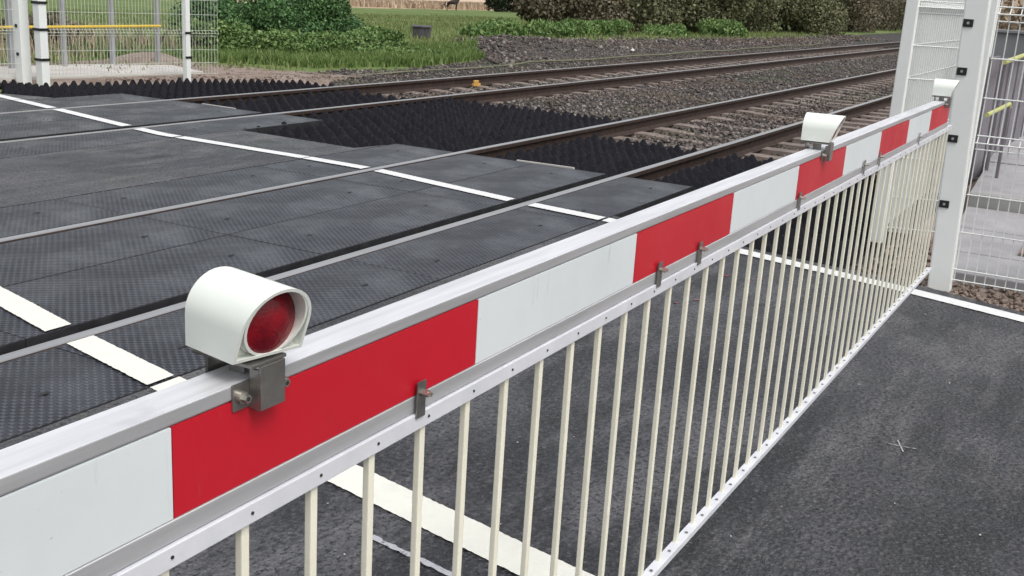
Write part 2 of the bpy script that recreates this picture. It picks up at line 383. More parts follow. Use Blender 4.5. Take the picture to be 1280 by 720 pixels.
# hooded lamps
def lamp(cx, spin=0):
    w2, zc = .0400, .0310
    zbm = 1.0565
    def front(z): return -.038 - (z / .071) * .027        # slanted mouth, y relative to .693
    Y0 = .693; yb_ = .036
    def D(r, n=20, zb0=0.0):
        pts = [(-r, zb0), (r, zb0)]
        for k in range(n + 1):
            a = math.pi * k / n; pts.append((r * math.cos(a), zc + r * math.sin(a)))
        return pts
    m = MB(); o = D(w2); q = D(w2 - .0032, zb0=.0032); N = len(o)
    vs = []
    for (u, v), (u2, v2) in zip(o, q):
        vs += [(u, yb_, v), (u, front(v), v), (u2, front(v2), v2), (u2, -.028, v2)]
    fs = []
    for k in range(N):
        j = (k + 1) % N
        for e in range(3): fs.append((4 * k + e, 4 * j + e, 4 * j + e + 1, 4 * k + e + 1))
    fs.append([4 * k for k in range(N)][::-1])
    fs.append([4 * k + 3 for k in range(N)])                # recessed face between shell and inner ring
    m.raw(vs, fs)
    # inner ring
    n = 32; ro, ri, rz = .0352, .0325, .0355
    vs = []
    for k in range(n):
        a = 2 * math.pi * k / n; c_, s_ = math.cos(a), math.sin(a)
        vs += [(ro * c_, -.029, rz + ro * s_), (ro * c_, front(rz + ro * s_) + .0006, rz + ro * s_), (ri * c_, front(rz + ri * s_) + .0006, rz + ri * s_), (ri * c_, -.0285, rz + ri * s_)]
    fs = []
    for k in range(n):
        j = (k + 1) % n
        for e in range(3): fs.append((4 * k + e, 4 * j + e, 4 * j + e + 1, 4 * k + e + 1))
    m.raw(vs, fs)
    h = m.build('boom_lamp', M['lamp_white'], root, smooth=True, loc=(cx + BX, Y0 + BY, zbm)); h.rotation_euler.z = R(spin)
    m = MB(); rings = []
    for q_, (rf, dy) in enumerate(((1, 0), (.8, .004), (.5, .008), (.2, .0105))):
        rings.append([(ri * .999 * rf * math.cos(2 * math.pi * k / n), -.0375 - dy, rz + ri * .999 * rf * math.sin(2 * math.pi * k / n)) for k in range(n)])
    vs = [v for g in rings for v in g]
    fs = [(a * n + k, a * n + (k + 1) % n, (a + 1) * n + (k + 1) % n, (a + 1) * n + k) for a in range(3) for k in range(n)] + [tuple(range(3 * n, 4 * n))]
    m.raw(vs, fs); m.build('lens', M['lens'], h, smooth=True)
    # bracket: plate under the lamp, folded down the near face, ears with bolts
    m = MB(); zz = lambda z: z - zbm; yy = lambda y: y - Y0
    m.box(-.026, .022, yy(.652), yy(.728), zz(1.0500), zz(1.0535))
    m.box(-.016, .018, yy(.6500), yy(.6530), zz(1.006), zz(1.0500))
    m.box(-.016, -.013, yy(.6530), yy(.6645), zz(1.006), zz(1.046)); m.box(.015, .018, yy(.6530), yy(.6645), zz(1.006), zz(1.046))
    m.box(-.038, -.013, yy(.6645), yy(.6675), zz(1.008), zz(1.034)); m.box(.015, .034, yy(.6645), yy(.6675), zz(1.008), zz(1.034))
    m.box(-.018, .018, yy(.7155), yy(.7185), zz(1.006), zz(1.0500)); m.box(-.006, .006, yy(.680), yy(.700), zz(1.0335), zz(1.0500))
    br = m.build('bracket', M['steel'], h, bevel=.0007); br.rotation_euler.z = -R(spin); br.location.x = -.006
    for ex in (-.028, .0265):
        m = MB(); m.tube([(ex, yy(.6645), zz(1.021)), (ex, yy(.6600), zz(1.021))], .0062, 16); m.tube([(ex, yy(.6600), zz(1.021)), (ex, yy(.6545), zz(1.021))], .0044, 6)
        bo = m.build('bolt', M['bolt'], h); bo.rotation_euler.z = -R(spin); bo.location.x = -.006
        m = MB(); m.tube([(ex, yy(.6546), zz(1.021)), (ex, yy(.6541), zz(1.021))], .0024, 6); bs = m.build('bolt_socket', M['dark'], h); bs.rotation_euler.z = -R(spin); bs.location.x = -.006
    return h
lamp(.750, -11); lamp(2.975, 3); lamp(5.19, 3)
# pedestal that carries the boom, out of the picture on the left
m = MB(); m.box(-.22, .10, -.16, .16, 0, 1.12); m.box(-.25, .13, -.19, .19, 1.12, 1.15)
m.build('pedestal', M['galv'], root, bevel=.01)

# ------------------------------------------------------------------ roads
def strip_line(name, pts, width, m, z, label=None, jit=.0018, parent=None):
    """painted line along pts; width across X"""
    mb = MB(); L = []
    for (xa, ya), (xb_, yb_) in zip(pts[:-1], pts[1:]):
        n = max(2, int(math.hypot(xb_ - xa, yb_ - ya) / .012))
        for k in range(n): L.append((xa + (xb_ - xa) * k / n, ya + (yb_ - ya) * k / n))
    L.append(pts[-1]); vs = []
    for px, py in L:
        vs += [(px - width / 2 + random.uniform(-jit, jit), py, z), (px + width / 2 + random.uniform(-jit, jit), py, z)]
    mb.raw(vs, [(2 * k, 2 * k + 1, 2 * k + 3, 2 * k + 2) for k in range(len(L) - 1)])
    o = mb.build(name, m, parent); tag(o, kind='structure'); return o
def cutline(pts, y0, y1):
    ys = [p[1] for p in pts][::-1]; xs = [p[0] for p in pts][::-1]
    mid = [p for p in pts if y0 < p[1] < y1]
    return [(lerp(ys, xs, y1), y1)] + mid + [(lerp(ys, xs, y0), y0)]

m = MB()
m.prism([(-9, 2.725), (-9, -8), (2.9, -8), (4.9, -2.6), (5.70, .12), (5.93, .72), (6.15, 1.75), (6.42, 2.725)], -.22, 0)
tag(m.build('road', M['asphalt']), kind='structure')
m = MB(); m.prism([(-9, 5.505), (7.80, 5.505), (7.42, 5.58), (7.46, 6.885), (-9, 6.885)], -.22, -.001)
tag(m.build('road_infill', M['asphalt_far']), kind='structure')
m = MB(); m.prism([(-9, 9.67), (7.70, 9.67), (7.50, 10.25), (8.28, 11.35), (9.2, 15), (-9, 15)], -.22, -.001)
tag(m.build('road_beyond', M['asphalt_far']), kind='structure')

L1 = [(8.0, 14.), (7.35, 10.05), (7.09, 8.8), (6.83, 7.62), (6.72, 7.08), (6.70, 5.5), (6.66, 4.80), (6.36, 3.39), (6.26, 2.7), (6.03, 1.81), (5.78, .8), (5.56, .1), (5.1, -1.5), (2.6, -7.9)]
L2 = [(3.22, 5.5), (2.84, 3.9), (2.70, 3.35), (2.56, 2.72), (2.36, 1.86), (2.19, 1.0), (2.02, .1), (1.7, -1.5), (.6, -7.)]
for y0, y1 in ((-7.9, 2.72), (2.745, 3.30), (3.475, 4.78), (4.90, 5.495), (5.51, 6.88), (6.91, 7.46), (7.645, 8.88), (8.98, 9.66), (9.68, 14)):
    strip_line('road_edge_line', cutline(L1, y0, y1), .118, M['paint'], .004)
for y0, y1 in ((2.745, 3.30), (3.475, 4.78), (4.90, 5.495)):
    strip_line('road_edge_line', cutline(L2, y0, y1), .125, M['paint_thick'], .004)
strip_line('road_edge_line', cutline(L2, -6.9, 2.72), .135, M['paint_thick'], .004)
strip_line('worn_road_line', [(2.09, 1.50), (2.04, 1.18), (1.98, .8)], .018, M['paint_thin'], .004, jit=.003)
m = MB()      # small worn cross scratched on the asphalt
for a in (.35, 1.7):
    c_, s_ = math.cos(a) * .05, math.sin(a) * .05
    ox_, oy_ = -s_ * .035, c_ * .035
    m.raw([(3.59 - c_ - ox_, .43 - s_ - oy_, .0042), (3.59 + c_ - ox_, .43 + s_ - oy_, .0042), (3.59 + c_ + ox_, .43 + s_ + oy_, .0042), (3.59 - c_ + ox_, .43 - s_ + oy_, .0042)], [(0, 1, 2, 3)])
tag(m.build('scratched_cross_mark', M['paint_thin']), kind='structure')
m = MB()
for sx, sy in ((5.4, 1.64), (5.36, 1.5), (4.85, 1.6), (4.73, 1.66), (5.45, 1.47), (5.15, 1.75)):
    pts = [(sx + random.uniform(.5, 1) * .014 * math.cos(t), sy + random.uniform(.5, 1) * .022 * math.sin(t), .0043) for t in np.linspace(0, 2 * math.pi, 9)[:-1]]
    m.poly(pts)
tag(m.build('red_spray_marks', M['redspray']), kind='structure')

# ------------------------------------------------------------------ rubber crossing panels
ORD = ['at its right end', 'second from right', 'third from right', 'fourth from right', 'fifth from right']
def panel(x0, x1, y0, y1, label, holes, th=.10):
    m = MB(); g = .0015
    x0 += g; x1 -= g
    m.box(x0, x1, y0, y1, -th, -.0005 - random.uniform(0, .0015))
    cx, cy = (x0 + x1) / 2, (y0 + y1) / 2
    o = m.build('rubber_crossing_panel', [M['rubber'], M['rubber_edge']], None, bevel=.004)
    for p in o.data.polygons:
        if p.normal.z < .3: p.material_index = 1
    o.data.transform(Matrix.Translation((-cx, -cy, 0))); o.location = (cx, cy, 0)
    tag(o, label, 'crossing panel', 'studded rubber crossing panels')
    for hx, hy in holes:
        if x0 < hx < x1 and y0 < hy < y1:
            m = MB(); m.raw([(hx - cx + .024 * math.cos(a), hy - cy + .009 * math.sin(a), .0008) for a in np.linspace(0, 2 * math.pi, 13)[:-1]], [tuple(range(12))])
            m.build('lifting_slot', M['dark'], o)
HX = []
for x0 in (-1.0, .78, 2.56, 4.34, 6.12): HX += [x0 + .31, x0 + 1.47]
rows = [(2.74, 3.308, 'between boom and nearest rail', 5),
        (3.470, 4.122, 'just beyond the nearest rail', 4),
        (4.128, 4.785, 'just before the second rail', 4),
        (4.890, 5.495, 'just beyond the second rail', 3)]
for (y0, y1, d, n), hy in zip(rows, (2.95, 3.79, 4.40, 5.25)):
    for k in range(n):
        x1 = 7.92 - 1.78 * k
        panel(x1 - 1.78, x1, y0, y1, 'studded panel %s, %s' % (d, ORD[k]), [(h_, hy) for h_ in HX])
rows = [(6.90, 7.470, 'just before the third rail', 8.66),
        (7.640, 8.24, 'just beyond the third rail', 8.60),
        (8.246, 8.885, 'just before the farthest rail', 8.60),
        (8.975, 9.655, 'beyond the farthest rail', 8.58)]
for y0, y1, d, xe in rows:
    for k in range(3):
        x1 = xe - 1.78 * k
        panel(x1 - 1.78, x1, y0, y1, 'worn grey panel %s, %s' % (d, ORD[k]), [(x1 - .31, (y0 + y1) / 2), (x1 - 1.47, (y0 + y1) / 2)])
m = MB()       # pale worn edge trims
for xa, ya, xb_, yb_ in ((8.62, 8.50, 8.60, 8.02), (7.97, 3.78, 7.95, 4.30)):
    m.raw([(xa, ya, .002), (xb_, yb_, .002), (xb_ + .022, yb_, .002), (xa + .022, ya, .002), (xa, ya, -.02), (xb_, yb_, -.02), (xb_ + .022, yb_, -.02), (xa + .022, ya, -.02)],
          [(0, 1, 2, 3), (0, 4, 5, 1), (1, 5, 6, 2), (2, 6, 7, 3), (3, 7, 4, 0)])
m.build('panel_end_trim', M['path']); tag(bpy.data.objects['panel_end_trim'], 'pale metal trim strips on the open ends of the rubber panels', 'trim')

# ------------------------------------------------------------------ pyramid anti-trespass mats
def inpoly(x, y, P):
    c = False; n = len(P)
    for i in range(n):
        (xa, ya), (xb_, yb_) = P[i], P[i - 1]
        if (ya > y) != (yb_ > y) and x < (xb_ - xa) * (y - ya) / (yb_ - ya) + xa: c = not c
    return c
def pyramids(poly, label, ztip=.0, h=.165, pitch=.178, seed=1):
    rnd = random.Random(seed); mb = MB()
    xs = [p[0] for p in poly]; ys = [p[1] for p in poly]
    y = min(ys) + pitch / 2
    while y < max(ys):
        x = min(xs) + pitch / 2
        while x < max(xs):
            if inpoly(x, y, poly):
                a = pitch / 2; t = .010; tz = ztip - rnd.uniform(0, .026); zb_ = ztip - h
                ox, oy = rnd.uniform(-.006, .006), rnd.uniform(-.006, .006)
                v = [(x - a, y - a, zb_), (x + a, y - a, zb_), (x + a, y + a, zb_), (x - a, y + a, zb_),
                     (x - t + ox, y - t + oy, tz), (x + t + ox, y - t + oy, tz), (x + t + ox, y + t + oy, tz), (x - t + ox, y + t + oy, tz)]
                mb.raw(v, [(0, 1, 5, 4), (1, 2, 6, 5), (2, 3, 7, 6), (3, 0, 4, 7), (4, 5, 6, 7)])
                # rib down each face
                mb.raw([(x - .006, y - a * .98, zb_ + .012), (x + .006, y - a * .98, zb_ + .012), (x + .004, y - t, tz + .003), (x - .004, y - t, tz + .003)], [(0, 1, 2, 3)])
                mb.box(x - a, x + a, y - a, y + a, zb_ - .03, zb_ - .0005)
            x += pitch
        y += pitch
    o = mb.build('pyramid_trespass_mat', M['mat_rubber'])
    return tag(o, label, 'trespass mat', 'black pyramid anti-trespass mats')
pyramids([(6.42, 2.72), (6.27, 1.9), (6.12, 1.25), (6.9, 1.28), (10.3, 1.4), (10.3, 3.29), (7.96, 3.29), (7.96, 2.72)], 'black rubber pyramid mat between the nearest rail and the picket skirt', seed=1)
pyramids([(7.97, 3.46), (10.28, 3.46), (10.28, 4.79), (7.97, 4.79)], 'black rubber pyramid mat between the two nearest rails', seed=2)
pyramids([(7.98, 4.90), (11.85, 4.90), (11.85, 7.45), (8.70, 7.45), (8.70, 6.95), (7.53, 6.95), (7.50, 5.62), (7.98, 5.52)], 'large black pyramid mat in the middle between the two tracks', ztip=.02, h=.165, seed=3)
pyramids([(8.68, 7.60), (11.5, 7.60), (11.5, 8.87), (8.68, 8.87)], 'black rubber pyramid mat between the two farthest rails', seed=4)
pyramids([(7.62, 10.35), (7.80, 9.70), (8.66, 9.70), (8.66, 9.0), (11.6, 9.0), (11.6, 9.75), (10.7, 10.42), (8.42, 10.85), (8.3, 11.25)], 'black pyramid mat at the foot of the far white mesh fence', ztip=.03, h=.16, pitch=.128, seed=5)

# ------------------------------------------------------------------ tracks
def rail_prof(y, s=1):
    half = [(.070, -.16), (.070, -.149), (.022, -.136), (.0085, -.118), (.0085, -.055), (.014, -.045), (.034, -.036), (.035, -.008), (.032, -.0030), (.024, 0)]
    return [(y + u, v + .001) for u, v in half] + [(y - u, v + .001) for u, v in half[::-1]]
def track(name, ys, x_sl, label):
    r = empty(name, (x_sl[0], (ys[0] + ys[1]) / 2, -.2)); lx, ly = -x_sl[0], -(ys[0] + ys[1]) / 2
    for y in ys:
        m = MB(); P = rail_prof(y + ly); n = len(P)
        vs = []; XS = [-12, 9, 12, 16, 25, 60, 260]
        for X in XS: vs += [(X + lx, u, v + .2) for u, v in P]
        fs = []; mi = []
        for j in range(len(XS) - 1):
            for k in range(n):
                k2 = (k + 1) % n; fs.append((j * n + k, j * n + k2, (j + 1) * n + k2, (j + 1) * n + k))
        m.raw(vs, fs)
        o = m.build('rail', [M['rust'], M['railtop']], r)
        for p in o.data.polygons:
            if p.center.z - .2 > -.0035 and p.normal.z > .3: p.material_index = 1
    X = x_sl[0]
    k = 0
    while X < x_sl[1]:
        m = MB(); L = 1.25; Y0 = ly * 0
        # tapered block with a dished middle, chamfered top
        secs = [(-L, .10, -.005), (-L * .97, .125, 0), (-.5, .125, 0), (-.25, .105, -.022), (.25, .105, -.022), (.5, .125, 0), (L * .97, .125, 0), (L, .10, -.005)]
        vs = []
        for yy_, hw, dz in secs: vs += [(X + lx - hw - .015, yy_, -.18), (X + lx - hw + .012, yy_, .055 + dz), (X + lx + hw - .012, yy_, .055 + dz), (X + lx + hw + .015, yy_, -.18)]
        fs = [(4 * j + e, 4 * j + (e + 1) % 4, 4 * j + 4 + (e + 1) % 4, 4 * j + 4 + e) for j in range(7) for e in range(4)] + [(3, 2, 1, 0), (28, 29, 30, 31)]
        m.raw(vs, fs); m.build('sleeper', M['concrete'], r)
        X += .62 + random.uniform(-.01, .01); k += 1
    return tag(r, label, 'railway track', 'railway tracks over the crossing')
track('railway_track', (3.35, 4.85), (10.5, 42), 'nearer railway track of two steel rails on pale concrete sleepers')
track('railway_track', (7.51, 8.93), (11.8, 46), 'farther railway track of two steel rails beside the grass verge')

# ------------------------------------------------------------------ ballast, verge, field
BXs = [-60, 6.5, 11.0, 14.0, 16.0, 19.3, 20.6, 24, 34, 45, 70, 400]
BYs = [10.5, 10.5, 10.9, 11.0, 10.8, 11.3, 12.3, 14.2, 14.3, 12.6, 13.2, 14]
SXs = [-60, 5.5, 6.5, 10.4, 14, 400]
SYs = [2.0, 1.0, 1.0, 1.1, 1.0, 1.2]
def north(x): return lerp(BXs, BYs, x)
def south(x): return lerp(SXs, SYs, x)
def sheet(name, xs, rowf, zf, m, kind='structure', lab=None):
    vs = []; n = None
    for x in xs:
        r = rowf(x); n = len(r)
        for y in r: vs.append((x, y, zf(x, y)))
    fs = [(i * n + j, (i + 1) * n + j, (i + 1) * n + j + 1, i * n + j + 1) for i in range(len(xs) - 1) for j in range(n - 1)]
    o = npmesh(name, np.array(vs), np.array(fs), m); o.data.polygons.foreach_set('use_smooth', [True] * len(fs)); return tag(o, kind=kind)
def nz(x, y, s): return mnoise.noise(Vector((x * s, y * s, 3.7)))
def zbal(x, y):
    if x < 6: return -.30
    t = (y - south(x)) / (north(x) - south(x))
    base = -.185 + (.05 if 5.1 < y < 7.2 else 0) * 1.0
    e = min(1, max(0, (t - .9) / .1)); e2 = min(1, max(0, (.06 - t) / .06))
    mound = 0
    if x > 18 and y > 10: mound = .28 * math.exp(-((x - 24.5) / 3.5) ** 2 - ((y - 13.4) / 1.0) ** 2)
    return base + .03 * nz(x, y, 1.2) + e * .09 + e2 * .08 + mound
xs = np.concatenate([np.linspace(-60, 6, 5), np.arange(6.3, 40, .3), np.linspace(41, 400, 60)])
sheet('ballast_bed', xs, lambda x: np.linspace(south(x), north(x), 40), zbal, M['ballast'])
def zfield(x, y):
    d = y - north(x)
    z = zbal(x, north(x)) if x > 6 else -.22
    z = z + (-.06 - z) * min(1, d / 1.2)
    if x > 16 or y > 14: z += .10 * nz(x, y, .35) * min(1, d / 4)
    if y > 15: z -= min(1.9, .027 * (y - 15))
    return z
offs = np.concatenate([np.arange(0, 3, .15), np.arange(3, 12, .5), np.array([13, 15, 18, 22, 27, 33, 40, 55, 80, 130, 250, 500])])
xs = np.concatenate([np.linspace(-60, 4, 6), np.arange(5, 40, .5), np.linspace(42, 90, 25), np.array([110, 150, 220, 350, 600])])
sheet('field', xs, lambda x: north(x) + offs, zfield, M['field'])
offs2 = -np.concatenate([np.arange(0, 3, .25), np.array([3.5, 5, 8, 14, 30, 100, 300])])[::-1]
def zs(x, y): return -.035 + .02 * nz(x, y, 2.3) if x > 6.2 or y > .9 else -.23
sheet('verge', np.concatenate([np.linspace(-60, 4.5, 8), np.arange(4.7, 12, .25), np.arange(12, 40, 1.5), np.array([50, 80, 150, 400])]), lambda x: south(x) + offs2, lambda x, y: -.035 + .02 * nz(x, y, 2.3), M['dirt'])
# bare trodden earth at the end of the far fence
def dz(x, y): return max(zfield(x, y), zbal(x, y) if y < north(x) else -9) + .012 + .02 * nz(x, y, 3)
m = MB(); vs = []; DX = np.arange(8.3, 16.2, .2)
def dtop(x): return lerp([8.3, 10, 12, 13.3, 14.2, 15.9, 16.3], [13.4, 13.2, 13.1, 12.55, 11.45, 11.15, 11.0], x)
def dbot(x): return lerp([8.3, 10.6, 11.6, 13, 16.3], [11.05, 10.5, 9.9, 10.2, 10.7], x)
for x in DX:
    for j in range(14):
        y = dbot(x) + (dtop(x) - dbot(x)) * j / 13
        zz_ = -.03 + .015 * nz(x, y, 3) - .13 * max(0, min(1, (x - 12) / 2.5)) - (.12 if j == 0 else .04 if j == 1 else 0)
        if abs(x - 11.8) < 1.3 and y > 12: zz_ += .17 * math.exp(-((x - 11.8) / .5) ** 2 - ((y - 12.7) / .35) ** 2)
        vs.append((x, y, zz_ + .02))
fs = [(i * 14 + j, (i + 1) * 14 + j, (i + 1) * 14 + j + 1, i * 14 + j + 1) for i in range(len(DX) - 1) for j in range(13)]
o = npmesh('bare_earth', np.array(vs), np.array(fs), M['dirt']); tag(o, kind='structure')
m = MB(); m.prism([(8.30, 11.37), (10.75, 11.0), (11.2, 11.0), (11.5, 11.9), (10.4, 12.45), (8.7, 12.6)], -.1, .025)
tag(m.build('far_path', M['path'], bevel=.01), kind='structure')

def stones(name, n, region, size, m, zf, kind='stuff', lab=None, cat=None):
    P = region(n); k = len(P)
    base = np.array([(1, 0, 0), (-1, 0, 0), (0, 1, 0), (0, -1, 0), (0, 0, 1), (0, 0, -1)], float)
    tri = np.array([(0, 2, 4), (2, 1, 4), (1, 3, 4), (3, 0, 4), (2, 0, 5), (1, 2, 5), (3, 1, 5), (0, 3, 5)])
    s = rng.uniform(size[0], size[1], k)
    v = base[None] * rng.uniform(.55, 1.1, (k, 6, 1)) + rng.normal(0, .18, (k, 6, 3))
    a = rng.uniform(0, 6.28, k); b_ = rng.uniform(-.7, .7, k)
    ca, sa, cb, sb = np.cos(a), np.sin(a), np.cos(b_), np.sin(b_)
    x = v[..., 0] * ca[:, None] - v[..., 1] * sa[:, None]; y = v[..., 0] * sa[:, None] + v[..., 1] * ca[:, None]; z = v[..., 2] * .75
    y2 = y * cb[:, None] - z * sb[:, None]; z2 = y * sb[:, None] + z * cb[:, None]
    V = np.stack([x, y2, z2], -1) * s[:, None, None]
    Z = np.array([zf(px, py) for px, py in P])
    V[..., 0] += P[:, 0:1]; V[..., 1] += P[:, 1:2]; V[..., 2] += (Z + s * .3)[:, None]
    F = (tri[None] + (np.arange(k) * 6)[:, None, None]).reshape(-1, 3)
    o = npmesh(name, V.reshape(-1, 3), F, m); tag(o, lab, cat, None, kind); return o
def reg_ballast(n):
    x = 8 + (rng.uniform(0, 1, n) ** 1.5) * 40
    y = np.array([rng.uniform(south(a) + .1, north(a) + .15) for a in x])
    keep = ~((x < 10.25) & (y < 9.0)) & ~((x < 11.75) & (y > 4.9) & (y < 9.8)) & ~((x < 12) & (y > 9.7))
    for ry in (3.35, 4.85, 7.51, 8.93): keep &= np.abs(y - ry) > .08
    # sleepers stay mostly clear
    return np.stack([x, y], 1)[keep]
def zstone(x, y):
    z = zbal(x, y)
    if 3.5 < y < 4.7 or 7.65 < y < 8.8: z += .012
    return z
stones('ballast_stones', 70000, reg_ballast, (.018, .040), M['stones'], zstone, lab='loose grey-brown ballast stones around the tracks', cat='ballast')
def reg_rub(n):
    x = rng.uniform(19, 60, n); y = np.array([north(a) for a in x]) + rng.normal(-.5, .7, n)
    return np.stack([x, y], 1)
stones('rubble', 3000, reg_rub, (.03, .09), M['stones'], lambda x, y: zbal(x, y) if y < north(x) else zfield(x, y), lab='rough rubble heaped along the far edge of the ballast', cat='rubble')
def reg_d(n):
    x = rng.uniform(9.5, 16, n); y = np.array([rng.uniform(dbot(a), dtop(a)) for a in x]); return np.stack([x, y], 1)
stones('earth_clods', 2500, reg_d, (.008, .03), M['dirt'], lambda x, y: -.02 - .13 * max(0, min(1, (x - 12) / 2.5)), lab='clods and pebbles on the bare earth by the far fence', cat='pebbles')
def reg_v(n):
    x = rng.uniform(5.4, 7.2, n); y = rng.uniform(-.6, 1.1, n)
    keep = x > 5.66 + .3 * y + .08
    return np.stack([x, y], 1)[keep]
stones('verge_pebbles', 2200, reg_v, (.006, .030), M['dirt'], lambda x, y: -.03, lab='brown clods and pebbles at the foot of the near white mesh fence', cat='pebbles')

def reg_g(n):
    x = rng.uniform(1.2, 5.6, n); y = rng.uniform(-.6, 2.6, n); return np.stack([x, y], 1)
stones('road_grit', 70, reg_g, (.0025, .006), M['path'], lambda x, y: .001, lab='scattered pale grit on the dark asphalt', cat='grit')
# ------------------------------------------------------------------ vegetation
def quads(C, size, nrm=None, elong=1.6, up=.0):
    k = len(C)
    a = rng.normal(0, 1, (k, 3)); a[:, 2] += up; a /= np.linalg.norm(a, axis=1)[:, None]
    b_ = rng.normal(0, 1, (k, 3)); b_ -= (b_ * a).sum(1)[:, None] * a; b_ /= np.linalg.norm(b_, axis=1)[:, None]
    s = rng.uniform(size[0], size[1], k)[:, None]
    a *= s * elong; b_ *= s * .5
    V = np.stack([C - a * .5, C + b_, C + a * .5, C - b_], 1)
    F = (np.arange(4)[None] + (np.arange(k) * 4)[:, None])
    return V.reshape(-1, 3), F
def bush(loc, rad, n, size, m, label, cat='bush', group=None, name='bush', lumps=9, up=.3, twigs=14, tm='twig', elong=1.6):
    r = empty(name, loc)
    L = []
    for k in range(lumps):
        a = random.uniform(0, 6.28); rr = random.uniform(0, .72) ** .6
        L.append((math.cos(a) * rr * rad[0], math.sin(a) * rr * rad[1], random.uniform(.15, .8) * rad[2], random.uniform(.30, .55)))
    C = []
    for k in range(n):
        lx, ly, lz, ls = L[random.randrange(lumps)]
        d = Vector((random.gauss(0, 1), random.gauss(0, 1), random.gauss(0, 1))).normalized() * random.uniform(.6, 1.08)
        z = lz + d.z * ls * rad[2] * .75
        if z < 0: z = random.uniform(0, .15) * rad[2]
        C.append((lx + d.x * ls * rad[0], ly + d.y * ls * rad[1], z))
    V, F = quads(np.array(C), size, up=up, elong=elong)
    npmesh('foliage', V, F, m, r)
    mb = MB()
    for k in range(twigs):
        lx, ly, lz, ls = L[k % lumps]
        q = (lx + random.uniform(-.4, .4) * ls * rad[0], ly + random.uniform(-.4, .4) * rad[1] * ls, lz + random.uniform(0, .5) * ls * rad[2])
        sx, sy = lx * .3, ly * .3
        mid = ((sx + q[0]) / 2 + random.uniform(-.1, .1) * rad[0], (sy + q[1]) / 2, q[2] * .55)
        mb.tube([(sx, sy, -.02), mid, q], [.012 * rad[2] + .006, .008 * rad[2] + .004, .003], 5)
    mb.build('stem', M[tm], r)
    return tag(r, label, cat, group)
G1 = leafmat('bramble_leaf', (.035, .085, .030), (.070, .15, .045), (.13, .24, .08))
G1b = leafmat('bright_leaf', (.072, .130, .036), (.130, .215, .062), (.22, .31, .11))
G2 = leafmat('hedge_leaf', (.075, .082, .040), (.135, .135, .068), (.21, .20, .11))
G3 = leafmat('hedge_twig_leaf', (.085, .072, .045), (.140, .118, .075), (.20, .175, .11))
G4 = leafmat('dark_leaf', (.018, .028, .016), (.030, .045, .024), (.05, .07, .035))
GT = leafmat('reed_leaf', (.30, .22, .15), (.44, .34, .24), (.56, .46, .34))
bush((16.3, 15.2, -.12), (1.35, 1.0, 1.25), 24000, (.02, .055), G1, 'big dark green bramble bush just right of the far mesh fence', name='bramble_bush')
bush((18.3, 15.2, -.12), (1.5, 1.0, 1.15), 24000, (.02, .055), G1, 'tallest dark bramble bush, in the middle of the clump left of the horse', name='bramble_bush')
bush((18.6, 13.7, -.12), (.9, .6, .50), 8000, (.03, .07), G1b, 'lower brighter green bush on the right slope of the bramble clump', name='bramble_bush')
bush((14.6, 14.2, -.1), (.9, .7, .7), 6500, (.03, .065), G1b, 'low leafy shrub showing through the end of the far mesh fence', name='leafy_shrub')
bush((12.6, 15.8, -.1), (1.0, .7, .6), 3000, (.03, .08), G3, 'brownish tangled shrub behind the far mesh fence', name='brown_shrub')
bush((10.2, 14.6, -.1), (.8, .5, .6), 2500, (.03, .08), G3, 'brown tangled shrub at the left behind the yellow rail', name='brown_shrub')
for x, y, r_, ry, h_, n_, lab in [(15.6, 13.7, 1.3, .8, .50, 12000, 'low leafy scrub right of the far mesh fence, at the foot of the dark bush'),
        (17.6, 13.3, 1.2, .9, .46, 12000, 'low leafy scrub spilling down below the tallest bramble bush'),
        (18.3, 12.4, 1.0, .6, .26, 8000, 'lowest leafy scrub, where the green slope meets the ballast')]:
    bush((x, y, -.14), (r_, ry, h_), n_, (.02, .055), G1b, lab, 'scrub', 'low scrub on the green slope', 'low_scrub', lumps=16, twigs=5)
for k, (x, y, r_, h_, lab) in enumerate([(28.4, 16.0, 1.2, .6, 'bright green weed clump just right of the rubble heap'), (31.2, 16.0, 1.3, .56, 'bright green weed clump below the left end of the hedge'),
                         (34.4, 15.8, 1.5, .62, 'broad light green weed clump in front of the hedge'), (39.5, 15.2, 1.3, .55, 'small green weed clump in the gap at the foot of the hedge'), (43.5, 14.4, 1.6, .8, 'yellow-green clump at the foot of the hedge, farther along the track')]):
    bush((x, y, -.15), (r_ * 1.15, .9, h_ * .9), 9000, (.03, .07), G1b, lab, 'weeds', None, 'weed_clump', twigs=4, up=1.2, lumps=14, elong=3.2)
for x, y, r_, ry, h_, n, g, lab in [
    (38.3, 19.0, 2.8, 2.0, 2.8, 22000, G3, 'brown-green hedge bush at the left end of the trackside hedge'),
    (41.8, 18.0, 3.2, 2.2, 3.0, 22000, G2, 'second bush from the left in the trackside hedge, olive green'),
    (46.2, 17.0, 3.6, 2.2, 3.0, 22000, G2, 'olive hedge bush in the middle of the trackside hedge'),
    (50.5, 16.2, 4.2, 2.2, 3.2, 22000, G2, 'dark olive hedge bush where the hedge closes on the track'),
    (57.5, 15.2, 4.6, 2.0, 3.0, 20000, G2, 'green hedge bush third from the right end of the trackside hedge'),
    (67.0, 15.6, 5.5, 2.2, 2.8, 14000, G3, 'brown hedge bush second from the right end, near the white post'),
    (84.0, 15.2, 8.0, 2.6, 3.2, 14000, G3, 'dark brown hedge bush at the far right end of the trackside hedge')]:
    bush((x, y, -.25), (r_, ry, h_), int(n * 2.2), (.05, .115), g, lab, 'hedge bush', 'bushes of the trackside hedge', 'hedge_bush', lumps=16, twigs=30)
bush((91.5, 51.0, -1.0), (2.6, 2.2, 2.6), 9000, (.10, .22), G4, 'lone dark round bush standing on the field by the tan reeds', 'bush', None, 'field_bush', twigs=6)

